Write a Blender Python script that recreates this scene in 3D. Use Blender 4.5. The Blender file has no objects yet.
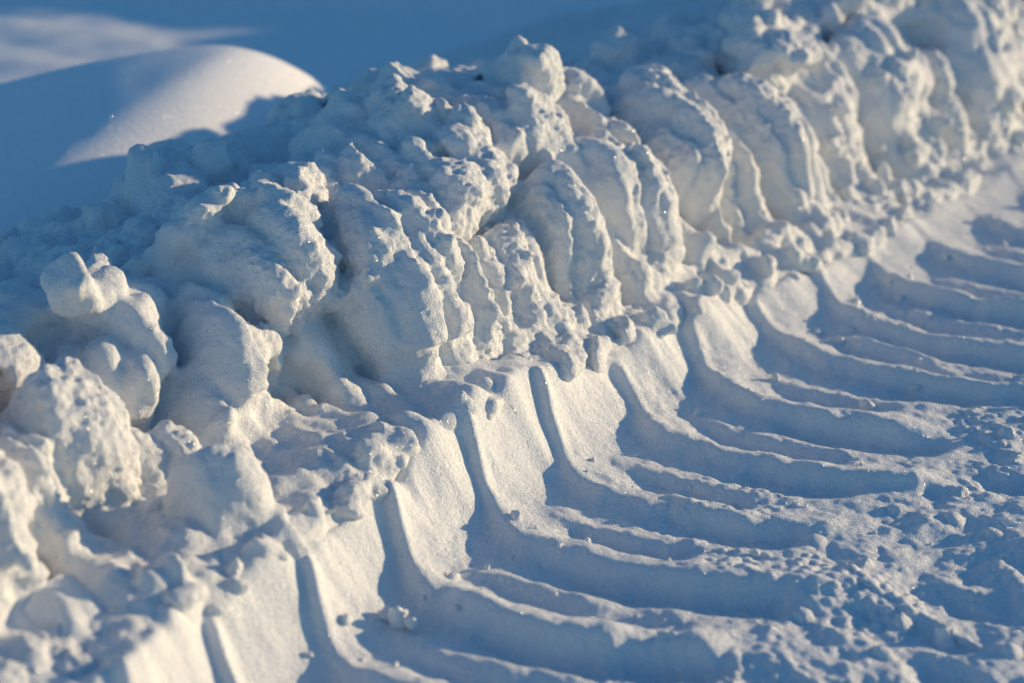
import bpy, math, time
import numpy as np
from mathutils import Vector
T0=time.time()
rng=np.random.default_rng(7)
scene=bpy.context.scene

# ---------------------------------------------------------------- frame of the bank
O=np.array([0.2,3.4]); D=np.array([0.609,0.793]); N=np.array([0.793,-0.609])
def bend(s):
    a=np.clip(-.15-np.asarray(s,dtype=float),0,None)
    return .17*a*a/(a+.35)
def st2xy(s,t):
    t=t+bend(s)
    return O[0]+D[0]*s+N[0]*t, O[1]+D[1]*s+N[1]*t

# ---------------------------------------------------------------- noise helpers
def h3(ix,iy,iz,seed=0):
    with np.errstate(over='ignore'):
        n=(ix.astype(np.uint32)*np.uint32(374761393)+iy.astype(np.uint32)*np.uint32(668265263)
           +iz.astype(np.uint32)*np.uint32(2147483647)+np.uint32((seed*1013904223+12345)&0xffffffff))
        n=(n^(n>>np.uint32(13)))*np.uint32(1274126177)
        n=(n^(n>>np.uint32(16)))*np.uint32(2246822519)
        n=n^(n>>np.uint32(15))
    return n.astype(np.float64)/4294967296.0
def vn3(x,y,z,seed=0):
    ix=np.floor(x).astype(np.int64);iy=np.floor(y).astype(np.int64);iz=np.floor(z).astype(np.int64)
    fx=x-ix;fy=y-iy;fz=z-iz
    ux=fx*fx*fx*(fx*(fx*6-15)+10);uy=fy*fy*fy*(fy*(fy*6-15)+10);uz=fz*fz*fz*(fz*(fz*6-15)+10)
    r=0
    for a in (0,1):
        wa=ux if a else 1-ux
        for b in (0,1):
            wb=uy if b else 1-uy
            for c in (0,1):
                wc=uz if c else 1-uz
                r=r+wa*wb*wc*h3(ix+a,iy+b,iz+c,seed)
    return r*2-1
def fbm(x,y,z,octs=4,seed=0,gain=.5):
    a=1.;r=0;tot=0
    for o in range(octs):
        r=r+a*vn3(x,y,z,seed+o*17);tot+=a;a*=gain
        x,y,z=(x*.8+y*.6)*2.03+3.1,(-x*.6+y*.8)*2.03+1.7,z*2.03+5.3
    return r/tot
def ridged(x,y,z,octs=3,seed=0):
    a=1.;r=0;tot=0
    for o in range(octs):
        r=r+a*(1-2*np.abs(vn3(x,y,z,seed+o*17)));tot+=a;a*=.5
        x,y,z=(x*.8+y*.6)*2.03+3.1,(-x*.6+y*.8)*2.03+1.7,z*2.03+5.3
    return r/tot
def worley3(x,y,z,seed=0,jit=.9):
    ix=np.floor(x).astype(np.int64);iy=np.floor(y).astype(np.int64);iz=np.floor(z).astype(np.int64)
    f1=np.full(x.shape,9.);f2=np.full(x.shape,9.);cid=np.zeros(x.shape)
    for a in (-1,0,1):
        for b in (-1,0,1):
            for c in (-1,0,1):
                cx=ix+a;cy=iy+b;cz=iz+c
                px=cx+.5+jit*(h3(cx,cy,cz,seed)-.5);py=cy+.5+jit*(h3(cx,cy,cz,seed+1)-.5);pz=cz+.5+jit*(h3(cx,cy,cz,seed+2)-.5)
                d=np.sqrt((px-x)**2+(py-y)**2+(pz-z)**2)
                rid=h3(cx,cy,cz,seed+3)
                m=d<f1
                f2=np.where(m,f1,np.minimum(f2,d));cid=np.where(m,rid,cid);f1=np.where(m,d,f1)
    return f1,f2,cid
def worley2(x,y,seed=0,jit=.9):
    ix=np.floor(x).astype(np.int64);iy=np.floor(y).astype(np.int64);iz=np.zeros_like(ix)
    f1=np.full(x.shape,9.);f2=np.full(x.shape,9.);cid=np.zeros(x.shape)
    for a in (-1,0,1):
        for b in (-1,0,1):
            cx=ix+a;cy=iy+b
            px=cx+.5+jit*(h3(cx,cy,iz,seed)-.5);py=cy+.5+jit*(h3(cx,cy,iz,seed+1)-.5)
            d=np.sqrt((px-x)**2+(py-y)**2);rid=h3(cx,cy,iz,seed+3)
            m=d<f1
            f2=np.where(m,f1,np.minimum(f2,d));cid=np.where(m,rid,cid);f1=np.where(m,d,f1)
    return f1,f2,cid
def ss(a,b,x):
    u=np.clip((x-a)/(b-a),0,1);return u*u*(3-2*u)
def blur(A,k,axis):
    w=np.hanning(k+2)[1:-1];w/=w.sum();h=k//2
    pad=[(0,0),(0,0)];pad[axis]=(h,h);Pd=np.pad(A,pad,mode='edge');n=A.shape[axis]
    return sum(w[q]*(Pd[q:q+n] if axis==0 else Pd[:,q:q+n]) for q in range(k))

def mesh_obj(name,verts,faces,mat):
    me=bpy.data.meshes.new(name)
    verts=np.asarray(verts,dtype=np.float32);nv=len(verts)
    me.vertices.add(nv);me.vertices.foreach_set('co',verts.ravel())
    nf=len(faces);k=faces.shape[1]
    me.loops.add(nf*k);me.loops.foreach_set('vertex_index',faces.astype(np.int32).ravel())
    me.polygons.add(nf);me.polygons.foreach_set('loop_start',np.arange(0,nf*k,k,dtype=np.int32))
    me.update(calc_edges=True)
    me.polygons.foreach_set('use_smooth',np.ones(len(me.polygons),dtype=bool))
    me.materials.append(mat)
    ob=bpy.data.objects.new(name,me);scene.collection.objects.link(ob);return ob
def gridfaces(n,m,off=0,wrap=False):
    i,j=np.meshgrid(np.arange(n-1),np.arange(m if wrap else m-1),indexing='ij')
    j2=(j+1)%m
    return (np.stack([i*m+j,(i+1)*m+j,(i+1)*m+j2,i*m+j2],-1).reshape(-1,4)+off)

# ---------------------------------------------------------------- materials
def snow_mat(name,grain=1.0,base=(.90,.92,.94)):
    m=bpy.data.materials.new(name);m.use_nodes=True;nt=m.node_tree;nd=nt.nodes;L=nt.links
    b=nd['Principled BSDF'];b.inputs['Roughness'].default_value=.6
    b.inputs['Specular IOR Level'].default_value=.25
    tc=nd.new('ShaderNodeTexCoord')
    def noise(sc,det,ro=.6):
        n=nd.new('ShaderNodeTexNoise');n.inputs['Scale'].default_value=sc;n.inputs['Detail'].default_value=det;n.inputs['Roughness'].default_value=ro
        L.new(tc.outputs['Object'],n.inputs['Vector']);return n
    n0=noise(7,3)
    cr=nd.new('ShaderNodeMix');cr.data_type='RGBA'
    cr.inputs['A'].default_value=(base[0]*.95,base[1]*.95,base[2]*.96,1);cr.inputs['B'].default_value=(*base,1)
    L.new(n0.outputs['Fac'],cr.inputs['Factor']);L.new(cr.outputs['Result'],b.inputs['Base Color'])
    n1=noise(120,3,.7);n2=noise(430,2,.75)
    b1=nd.new('ShaderNodeBump');b1.inputs['Strength'].default_value=min(1,.6*grain);b1.inputs['Distance'].default_value=.007
    L.new(n1.outputs['Fac'],b1.inputs['Height'])
    b2=nd.new('ShaderNodeBump');b2.inputs['Strength'].default_value=min(1,.8*grain);b2.inputs['Distance'].default_value=.0042
    L.new(n2.outputs['Fac'],b2.inputs['Height']);L.new(b1.outputs['Normal'],b2.inputs['Normal'])
    L.new(b2.outputs['Normal'],b.inputs['Normal'])
    vo=nd.new('ShaderNodeTexVoronoi');vo.inputs['Scale'].default_value=330;L.new(tc.outputs['Object'],vo.inputs['Vector'])
    sep=nd.new('ShaderNodeSeparateColor');L.new(vo.outputs['Color'],sep.inputs['Color'])
    gt=nd.new('ShaderNodeMath');gt.operation='GREATER_THAN';gt.inputs[1].default_value=.82;L.new(sep.outputs[0],gt.inputs[0])
    v1=nd.new('ShaderNodeVectorMath');v1.operation='SUBTRACT';v1.inputs[1].default_value=(.91,.5,.5);L.new(vo.outputs['Color'],v1.inputs[0])
    v2=nd.new('ShaderNodeVectorMath');v2.operation='MULTIPLY';v2.inputs[1].default_value=(8,1.6,1.6);L.new(v1.outputs[0],v2.inputs[0])
    v3=nd.new('ShaderNodeVectorMath');v3.operation='ADD';L.new(v2.outputs[0],v3.inputs[0]);L.new(b2.outputs['Normal'],v3.inputs[1])
    v4=nd.new('ShaderNodeVectorMath');v4.operation='NORMALIZE';L.new(v3.outputs[0],v4.inputs[0])
    L.new(gt.outputs[0],b.inputs['Coat Weight']);b.inputs['Coat Roughness'].default_value=.16;b.inputs['Coat IOR'].default_value=1.6
    L.new(v4.outputs[0],b.inputs['Coat Normal'])
    return m
M_bank=snow_mat('plowed_snow',1.0)
M_road=snow_mat('packed_snow',.9)
M_field=snow_mat('drift_snow',.35)

# ---------------------------------------------------------------- BANK
S0,S1=-2.3,5.6
ds=.008
sv=np.arange(S0,S1,ds);ns=len(sv)
H=np.interp(sv,[-2.3,-1.5,-.8,-.4,.15,.5,.9,1.2,1.45,1.9,2.5,3.2,4.2,5.6],[.28,.29,.31,.36,.42,.375,.335,.35,.39,.42,.44,.44,.42,.3])  # far crest, above the frame, raised to cast shade on the dune
TC=np.interp(sv,[-2.3,-.8,-.3,.2,.55,1.2,2,6.3],[-.72,-.67,-.66,-.66,-.62,-.56,-.54,-.6])
TF=np.interp(sv,[-2.3,-.9,-.65,-.16,.4,.9,1.2,6.3],[-.28,-.29,-.27,-.17,-.15,-.16,-.15,-.2])
HW=np.interp(sv,[-2.3,-.2,.3,.8,1.3,3],[.118,.118,.10,.055,.030,.03])
TF=TF+.06*fbm(sv*3.1,sv*0+.5,sv*0,2,5)
H=H+.035*fbm(sv*2.6,sv*0+3.5,sv*0,2,9)
lipz=.024*fbm(sv*9,sv*0+7.5,sv*0,3,11);lipt=.024*fbm(sv*8,sv*0+2.5,sv*0,3,12)
z0=np.zeros(ns)
fs=ss(.9,1.8,sv)
cp=[(z0-.02,z0-.25),(z0-.045+lipt,z0+.0),(z0-.050+lipt,HW-.02+lipz*.5),(z0-.076+lipt,HW+.006+lipz),(TF+.02,HW+.018+.5*lipz),(TF-.025,HW+.05),
    (TF-.058-.03*fs,HW+.03+.56*(H-HW)),(TF-.115-.06*fs,HW+.88*(H-HW)),(TF*.45+TC*.55-.02,.97*H),(TC-.03*fs,H),(TC-.12-.03*fs,.9*H),(TC-.30,.2+.25*(np.minimum(H,.42)-.3)),(z0-1.25,z0+.14),(z0-1.55,z0+.09),(z0-1.8,z0-.25)]
CT=np.stack([c[0] for c in cp],1);CZ=np.stack([c[1] for c in cp],1)
nomi=ns//3
seg=np.hypot(np.diff(CT[nomi]),np.diff(CZ[nomi]));cum=np.concatenate([[0],np.cumsum(seg)])
mb=int(cum[-1]/.008);bv=np.linspace(0,cum[-1],mb)
def interp_cols(C):
    idx=np.clip(np.searchsorted(cum,bv,side='right')-1,0,len(cum)-2)
    f=(bv-cum[idx])/(cum[idx+1]-cum[idx])
    R=C[:,idx]*(1-f)+C[:,idx+1]*f
    return blur(R,7,1)
TT=interp_cols(CT);ZZ=interp_cols(CZ)
SS=np.repeat(sv[:,None],mb,1);BB=np.repeat(bv[None],ns,0)
bfoot=cum[4];bsh=cum[7];bcr=cum[9];bback=cum[11]
def normals(P):
    du=np.gradient(P,axis=0);dv=np.gradient(P,axis=1)
    n=np.cross(dv,du);n/=np.linalg.norm(n,axis=-1,keepdims=True)+1e-12
    if n[ns//2,mb//2,2]<0:n=-n
    return n
x,y=st2xy(SS,TT);P=np.stack([x,y,ZZ],-1)
n=normals(P)
wall=ss(bfoot-.03,bfoot+.05,BB)*(1-ss(bsh+.12,bsh+.28,BB))
top=ss(bsh+.0,bsh+.12,BB)*(1-ss(bback-.12,bback+.1,BB))
terr=ss(cum[2]-.02,cum[3],BB)*(1-ss(bfoot,bfoot+.06,BB))
back=ss(bback-.15,bback+.1,BB)
FS=ss(.8,1.6,SS)
wx=.040*fbm(SS*5,BB*4,SS*0,3,31)
lean=SS+.02*(BB-bfoot)+wx
f1,f2,cid=worley2(lean/.20,(BB+.06*fbm(SS*4,BB*4,SS*0+2,2,33))/.52+.45,41,.85)
d=f2-f1
pil=1-np.exp(-d*3.8)
disp=wall*(.118*pil-.06+.080*(cid-.5))*(1-.25*FS)
l2=lean+.007*fbm(SS*16,BB*12,SS*0,2,35)
f1,f2,cid=worley2(l2/.072,BB/.36,51,.9)
flute=1-np.exp(-(f2-f1)*3.2)
disp+=wall*(.040*flute-.020+.028*(cid-.5))*(1-.50*FS)
f1,f2,cid=worley2(l2/.027,BB/.22,57,.9)
disp+=wall*.012*(1-np.exp(-(f2-f1)*2.7))*ss(-.35,.2,fbm(SS*7,BB*7,SS*0,2,58))*(1-.5*FS)
disp+=(wall*.022+top*.045)*fbm(SS*6,BB*6,SS*0+9,3,61)
disp+=wall*.010*ridged(SS*13,BB*4,SS*0+4,3,65)+top*.013*ridged(SS*10,BB*9,SS*0+4,3,66)
P=P+n*disp[...,None]
n=normals(P)
x,y,z=P[...,0],P[...,1],P[...,2]
wq=.035*fbm(x*14,y*14,z*14,3,71)
f1,f2,cid=worley3((x+wq)/.10,(y-wq)/.10,(z+wq*.5)/.10,73)
dome=np.clip(1-(f1/.85)**2,0,1)**.6*(.1+1.1*cid)
disp=(top+.75*wall*FS*(1-top))*(.058*dome-.018)
f1,f2,cid=worley3((x+wq)/.045,(y-wq)/.045,z/.045,83)
dome2=np.clip(1-(f1/.8)**2,0,1)**.7*(.1+1.0*cid)
patch=ss(-.1,.45,fbm(x*5,y*5,z*5,2,91))
disp+=(top*(.2+.8*patch)*.020+terr*.022+wall*(.007+.010*FS)*patch)*dome2
f1,f2,cid=worley3((x+wq*.5)/.019,(y-wq*.5)/.019,z/.019,87)
patch2=ss(-.15,.3,fbm(x*7,y*7,z*7,2,93))
disp+=(top*patch2*.6+terr*.7+wall*.35*patch2)*.010*np.clip(1-(f1/.8)**2,0,1)*cid
disp+=(1-back)*.007*fbm(x*30,y*30,z*30,3,95)+back*.01*fbm(x*4,y*4,z*4,2,99)+terr*.020*fbm(x*11,y*11,z*11,2,97)
P=P+n*disp[...,None]
bank_grid=P.copy();bank_n=normals(P)
nv=ns*mb
print('sheet',time.time()-T0)

import bmesh
def ico(sub):
    bm=bmesh.new();bmesh.ops.create_icosphere(bm,subdivisions=sub,radius=1)
    v=np.array([q.co[:] for q in bm.verts]);f=np.array([[q.index for q in fc.verts] for fc in bm.faces]);bm.free();return v,f
IV,IF=ico(3);IV2,IF2=ico(2);IV4,IF4=ico(5)
def clod(c,r,seed,lod=1,stretch=None,amp=.40,cuts=4):
    v=(IV2,IV,IV4)[lod]
    st=rng.uniform(.6,1.35,3) if stretch is None else np.array(stretch)
    a=rng.uniform(0,6.28);ca,sa=math.cos(a),math.sin(a)
    q=v*st
    k=rng.uniform(0,50,3)
    dd=amp*fbm(v[:,0]*1.5+k[0],v[:,1]*1.5+k[1],v[:,2]*1.5+k[2],3,seed%97)
    for _ in range(cuts):
        pn=rng.normal(size=3);pn/=np.linalg.norm(pn);lim=rng.uniform(.40,.8)
        e=q@pn-lim;q=q-np.clip(e,0,None)[:,None]*pn*.75
    q=q*(1+dd)[:,None]
    q=np.stack([q[:,0]*ca-q[:,1]*sa,q[:,0]*sa+q[:,1]*ca,q[:,2]],1)*r
    return q+np.asarray(c)
CV=[];CF=[];co=0
def addclod(c,r,lod=1,stretch=None,amp=.40,cuts=4):
    global co
    lod=int(lod)
    v=clod(c,r,int(rng.integers(1e6)),lod,stretch,amp,cuts);f=(IF2,IF,IF4)[lod]
    CV.append(v);CF.append(f+co);co+=len(v)
def scatter(cnt,smin,smax,bmin,bmax,rmin,rmax,emb=.3,pw=2.2,clump=True):
    i0=int((smin-S0)/ds);i1=int((smax-S0)/ds);j0=np.searchsorted(bv,bmin);j1=np.searchsorted(bv,bmax)
    for _ in range(cnt):
        for __ in range(6):
            i=rng.integers(i0,i1);j=rng.integers(j0,j1)
            if not clump or patch[i,j]>rng.random(): break
        r=rmin+(rmax-rmin)*rng.random()**pw
        c=bank_grid[i,j]+bank_n[i,j]*r*emb*rng.uniform(-1.6,.45)
        addclod(c,r,r>.03)
scatter(130,-1.6,3.6,bsh+.08,bcr+.10,.025,.068,.3)
scatter(280,-1.6,3.6,bsh+.03,bcr+.15,.008,.026,.7)
scatter(420,-1.6,3.4,cum[2],bfoot+.04,.005,.030,.4,pw=2.6)
scatter(420,.6,3.4,bfoot-.05,bsh+.02,.008,.042,.4)
scatter(110,-1.6,.6,bfoot+.0,bsh,.006,.024,.2)
for _ in range(150):
    s_=rng.uniform(-1.6,1.2);k_=int((s_-S0)/ds);t_=-.058+lipt[k_]+rng.normal(0,.012);r=.006+.030*rng.random()**2.2
    xx,yy=st2xy(s_,t_);addclod((xx,yy,HW[k_]+lipz[k_]-.006+rng.uniform(-.6,.2)*r),r,r>.015)
for (px,py,pz,r,st) in [(-.19,3.80,.42,.064,(1,.8,1.3)),(-.245,3.84,.41,.050,(.9,.8,1.4)),(-.60,3.30,.33,.05,(1.2,1,.8)),
        (-.30,3.62,.37,.04,(1.2,1,.8)),(.02,4.0,.39,.05,(1,1,.9)),(.33,4.4,.31,.055,(1.1,1,.9)),(.60,4.62,.30,.07,(1.1,1,.9))]:
    addclod((px,py,pz),r,1,st)
addclod((-.405,2.735,.145),.090,2,(.85,.8,1.15),.16,2)
addclod((-.345,2.70,.105),.060,2,(.9,.8,1.1),.18,3)
addclod((-.625,2.80,.205),.115,2,(.9,.85,1.1),.18,2)
addclod((-.50,2.86,.15),.070,2,(1,.9,.9),.2,3)
c0=P[0].mean(0);c1=P[-1].mean(0)
bmv=np.concatenate([P.reshape(-1,3)]+CV+[[c0,c1]]);ic0=len(bmv)-2;ic1=ic0+1
q=gridfaces(ns,mb,0,True);tri1=q[:,[0,1,2]];tri2=q[:,[0,2,3]]
j=np.arange(mb);j2=(j+1)%mb
cap0=np.stack([j,j2,np.full(mb,ic0)],1);cap1=np.stack([(ns-1)*mb+j2,(ns-1)*mb+j,np.full(mb,ic1)],1)
tris=np.concatenate([tri1,tri2,np.concatenate(CF)+nv,cap0,cap1])
bank=mesh_obj('snow_bank',bmv,tris,M_bank)
vs=bank.modifiers.new('r','REMESH');vs.mode='VOXEL';vs.voxel_size=.0045;vs.use_smooth_shade=True
dg=bpy.context.evaluated_depsgraph_get()
ev=bank.evaluated_get(dg);me=bpy.data.meshes.new_from_object(ev)
bank.modifiers.clear();bank.data=me
me.materials.clear();me.materials.append(M_bank)
nvv=len(me.vertices);co_=np.empty(nvv*3,dtype=np.float32);me.vertices.foreach_get('co',co_);co_=co_.reshape(-1,3).astype(np.float64)
ne=len(me.edges);ed=np.empty(ne*2,dtype=np.int32);me.edges.foreach_get('vertices',ed);ed=ed.reshape(-1,2)
deg=np.bincount(ed.ravel(),minlength=nvv).clip(1)
for _ in range(5):
    acc=np.stack([np.bincount(ed[:,0],co_[ed[:,1],k],nvv)+np.bincount(ed[:,1],co_[ed[:,0],k],nvv) for k in range(3)],1)
    co_=co_*.45+.55*acc/deg[:,None]
me.vertices.foreach_set('co',co_.astype(np.float32).ravel());me.update()
nr=np.empty(nvv*3,dtype=np.float32);me.vertices.foreach_get('normal',nr);nr=nr.reshape(-1,3)
x,y,z=co_.T
rough=ss(-.3,.4,fbm(x*6,y*6,z*6,2,201))
dd=.0052*fbm(x*42,y*42,z*42,3,205)*(.4+.9*rough)+.0028*(.3+rough)*vn3(x*120,y*120,z*120,209)
co_=co_+nr*dd[:,None]
me.vertices.foreach_set('co',co_.astype(np.float32).ravel());me.update()
me.polygons.foreach_set('use_smooth',np.ones(len(me.polygons),dtype=bool))
print('bank verts',nvv,time.time()-T0)

# ---------------------------------------------------------------- ROAD with tyre track
def axis(fa,fb,f,a,b,g=1.06,mx=.25):
    mid=list(np.arange(fa,fb,f));up=[];x=fb;st=f
    while x<b: up.append(x);st=min(st*g,mx);x+=st
    up.append(b);lo=[];x=fa;st=f
    while x>a:
        st=min(st*g,mx);x-=st;lo.append(max(x,a))
    return np.array(lo[::-1]+mid+up)
sa=axis(-1.45,2.2,.0034,-7,9,1.02);ta=axis(-.12,.95,.0034,-.22,7,1.03)
S,Tt=np.meshgrid(sa,ta,indexing='ij')
Z0=np.zeros_like(S)
PIT=.215
curve=np.interp(ta,[-.2,-.05,0,.05,.1,.16,.3,.4,.5,.65,.9],[.04,.03,0,-.037,-.060,-.074,-.064,-.028,.025,.11,.26])
k=np.hanning(41);k/=k.sum();curve=np.convolve(np.pad(curve,20,mode='edge'),k,'valid')
wob=.030*fbm(S*2.2,Tt*2.2,Z0,2,301)+.014*fbm(S*11,Tt*11,Z0,3,303)
ph=(S-curve[None]-.005+wob)/PIT
idx=np.floor(ph+.5);u=ph-idx
def rid(i,seed): return h3(i.astype(np.int64),np.zeros_like(i,dtype=np.int64),np.zeros_like(i,dtype=np.int64),seed)
r1=rid(idx,1);r2=rid(idx,2);r3=rid(np.floor(ph),3);r4=rid(np.floor(ph),4)
U=ph-np.floor(ph)
def ridge(u,wn,wp):
    return np.where(u<0,np.exp(-(u/wn)**2),np.exp(-np.abs(u/wp)**1.9))
fin=ridge(u,.085,.26)
finw=np.maximum(np.exp(-(u/np.where(u<0,.05,.09))**2),.5*(1-U)+.22*np.sin(U*3.14))
brk=.5+.5*ss(-.5,.1,fbm(S*9,Tt*9,Z0,3,307))
main_len=1-ss(.38+.18*r1,.47+.18*r1,Tt)
sec=ridge(U-.50-.06*(r3-.5),.055,.14)*ss(.08,.16,Tt)*(1-ss(.26+.2*r4,.34+.2*r4,Tt))*(.5+.7*r3)
tend=.44+.14*r3+.012*fbm(S*20,Z0,Z0,2,308)
rec=ss(.58,.66,U)*(1-ss(.86,.93,U))*ss(.14+.10*r4,.26+.10*r4,Tt)*(1-ss(tend-.014,tend+.014,Tt))
rec2=ss(.14,.24,U)*(1-ss(.36,.43,U))*ss(.12,.2,Tt)*(1-ss(tend-.12,tend-.08,Tt))
HWs=np.interp(S,[-2.3,-.2,.3,.8,1.3,3],[.118,.118,.10,.055,.030,.03])
hw=HWs*(1+.40*fbm(S*5,Z0+.3,Z0,2,311)+.26*fbm(S*18,Tt*12,Z0,3,313))
te=Tt-.030*finw*ss(.20,.0,Tt)*np.minimum(1,HWs/.1)-.024*fbm(S*7,Tt*3,Z0,3,317)
cw=np.clip((.125-te)/.175,0,1.0)
wallz=hw*cw**2.7
flat=ss(-.02,.10,Tt)
fade=1-.40*ss(.9,1.6,S)
zr=wallz+flat*fade*(.032*fin*main_len*(.6+.6*r2)*brk+.014*sec*brk-.018*rec*(.6+.8*r3)-.010*rec2)
zr=blur(blur(zr,9,0),9,1)
far=ss(.36,.62,Tt)
zr+=far*(.010*fbm(S*5,Tt*5,Z0,2,321)+.008*fbm(S*14,Tt*20,Z0,3,323))
f1,f2,cid=worley2((S+.02*fbm(S*12,Tt*12,Z0,2,3))/.085,Tt/.14,331)
zr+=ss(.45,.7,Tt)*(-.015*np.clip(1-(f1/.55)**2,0,1)*(cid>.5))
oldph=(S+.35*Tt)/.11
zr+=ss(.5,.65,Tt)*.006*np.sin(oldph*6.283+2*fbm(S*5,Tt*5,Z0,2,341))*ss(-.1,.4,fbm(S*3,Tt*3,Z0,2,343))
gr=ss(-.1,.5,fbm(S*6,Tt*6,Z0,3,351))
f1,f2,cid=worley2((S+.004*fbm(S*60,Tt*60,Z0,2,1))/.017,Tt/.017,361)
zr+=(.0045*np.clip(1-(f1/.6)**2,0,1)*cid)*(gr*.8*flat+far*.45)*(cid>.3)
f1,f2,cid=worley2(S/.04,Tt/.04,371)
zr+=(.010*np.clip(1-(f1/.42)**2,0,1)**.7)*(cid>.90)*flat*(.2+.8*far)*(.3+cid*.7)
zr+=.0024*fbm(S*40,Tt*40,Z0,3,381)*(.45+flat*.8)+.006*fbm(S*10,Tt*10,Z0,3,383)*(.5+.5*flat)
zr+=ss(.12,.02,Tt)*ss(-.1,.4,fbm(S*4,Tt*4,Z0,2,385))*.007*fbm(S*22,Tt*22,Z0,3,387)
zr-=.12*np.maximum(ss(5,7,Tt),np.maximum(ss(6.5,9,S),ss(-5,-7,S)))
X,Y=st2xy(S,Tt)
road=mesh_obj('snow_road',np.stack([X,Y,zr],-1).reshape(-1,3),gridfaces(len(sa),len(ta))[:,::-1],M_road)
print('road',len(sa)*len(ta),time.time()-T0)

CV=[];CF=[];co=0
for _ in range(220):
    i=rng.integers(np.searchsorted(sa,-1.3),np.searchsorted(sa,2.2));t_=abs(rng.normal(0,.12))+.04 if rng.random()<.5 else rng.uniform(.3,.95)
    jx=min(np.searchsorted(ta,t_),len(ta)-1)
    r=.003+.010*rng.random()**4
    addclod((X[i,jx],Y[i,jx],zr[i,jx]+r*.15),r,0)
for ox,oy,r in ((-.155,2.66,.018),(-.175,2.67,.013),(-.135,2.645,.010)):
    addclod((ox,oy,.014),r,1)
crumbs=mesh_obj('snow_crumbs',np.concatenate(CV),np.concatenate(CF),M_road)

# ---------------------------------------------------------------- FIELD / ground sheet
xa=axis(-2.2,1.6,.02,-400,400,1.08,30);ya=axis(2.5,8.5,.02,-400,600,1.08,30)
X,Y=np.meshgrid(xa,ya,indexing='ij');Z0=np.zeros_like(X)
tx=(X-O[0])*N[0]+(Y-O[1])*N[1]
fieldm=1-ss(-1.25,-.85,tx)
yc=4.40+.08*np.sin((X+.9)*2.2)
dy=Y-yc
g=np.where(dy<0,1/(1+(dy/.62)**2)**1.5,np.exp(-(dy/.30)**2))
dune=.30*g*(1-ss(-.64,.14,X))*(1-.34*ss(-.6,-1.4,X))*ss(-3.5,-1.2,X)
up=np.clip((X*.6+Y*.8)-4.3,0,24);rise=np.where(up<.6,up**2/1.2,up-.3)*.235  # invented upslope towards the sun, steep enough to keep the field in shade
zf=.05+dune+.02*fbm(X*1.1,Y*1.1,Z0,3,401)*(1-.6*ss(4.8,5.5,Y))+rise+ss(4.6,5.6,Y)*(.034*fbm(X*1.6,Y*2.6,Z0,3,403)+.006*fbm(X*6,Y*9,Z0,2,404))+.002*fbm(X*9,Y*9,Z0,2,405)
zf=zf*fieldm+(-.07)*(1-fieldm)
ground=mesh_obj('snow_field',np.stack([X,Y,zf],-1).reshape(-1,3),gridfaces(len(xa),len(ya)),M_field)

# ---------------------------------------------------------------- light
az=math.radians(70);el=math.radians(8.2)
sd=Vector((math.sin(az)*math.cos(el),math.cos(az)*math.cos(el),math.sin(el)))
sl=bpy.data.lights.new('sun','SUN');sl.energy=5.0;sl.angle=math.radians(.6);sl.color=(1,.75,.43)
so=bpy.data.objects.new('sun',sl);scene.collection.objects.link(so);so.rotation_euler=sd.to_track_quat('Z','Y').to_euler();so.location=(8,6,4)
w=bpy.data.worlds.new('World');scene.world=w;w.use_nodes=True
nt=w.node_tree;bg=nt.nodes['Background'];sky=nt.nodes.new('ShaderNodeTexSky');sky.sky_type='NISHITA';sky.sun_disc=False
sky.sun_elevation=el;sky.sun_rotation=az;sky.air_density=1.2;sky.dust_density=0;sky.ozone_density=3.5
tint=nt.nodes.new('ShaderNodeMix');tint.data_type='RGBA';tint.blend_type='MULTIPLY';tint.inputs['Factor'].default_value=1
tint.inputs['B'].default_value=(.70,1.03,1.20,1)
nt.links.new(sky.outputs[0],tint.inputs['A']);nt.links.new(tint.outputs['Result'],bg.inputs[0]);bg.inputs[1].default_value=.15
# ---------------------------------------------------------------- camera
cd=bpy.data.cameras.new('camera');cd.sensor_width=36;cd.lens=77.3;cd.clip_end=2000;cd.clip_start=.05
cd.dof.use_dof=True;cd.dof.focus_distance=3.45;cd.dof.aperture_fstop=2.2
co2=bpy.data.objects.new('camera',cd);scene.collection.objects.link(co2);co2.location=(0,0,1.5);co2.rotation_euler=(math.radians(68),0,0)
scene.camera=co2
scene.view_settings.view_transform='Standard';scene.view_settings.look='None';scene.view_settings.exposure=0
print('done',time.time()-T0)
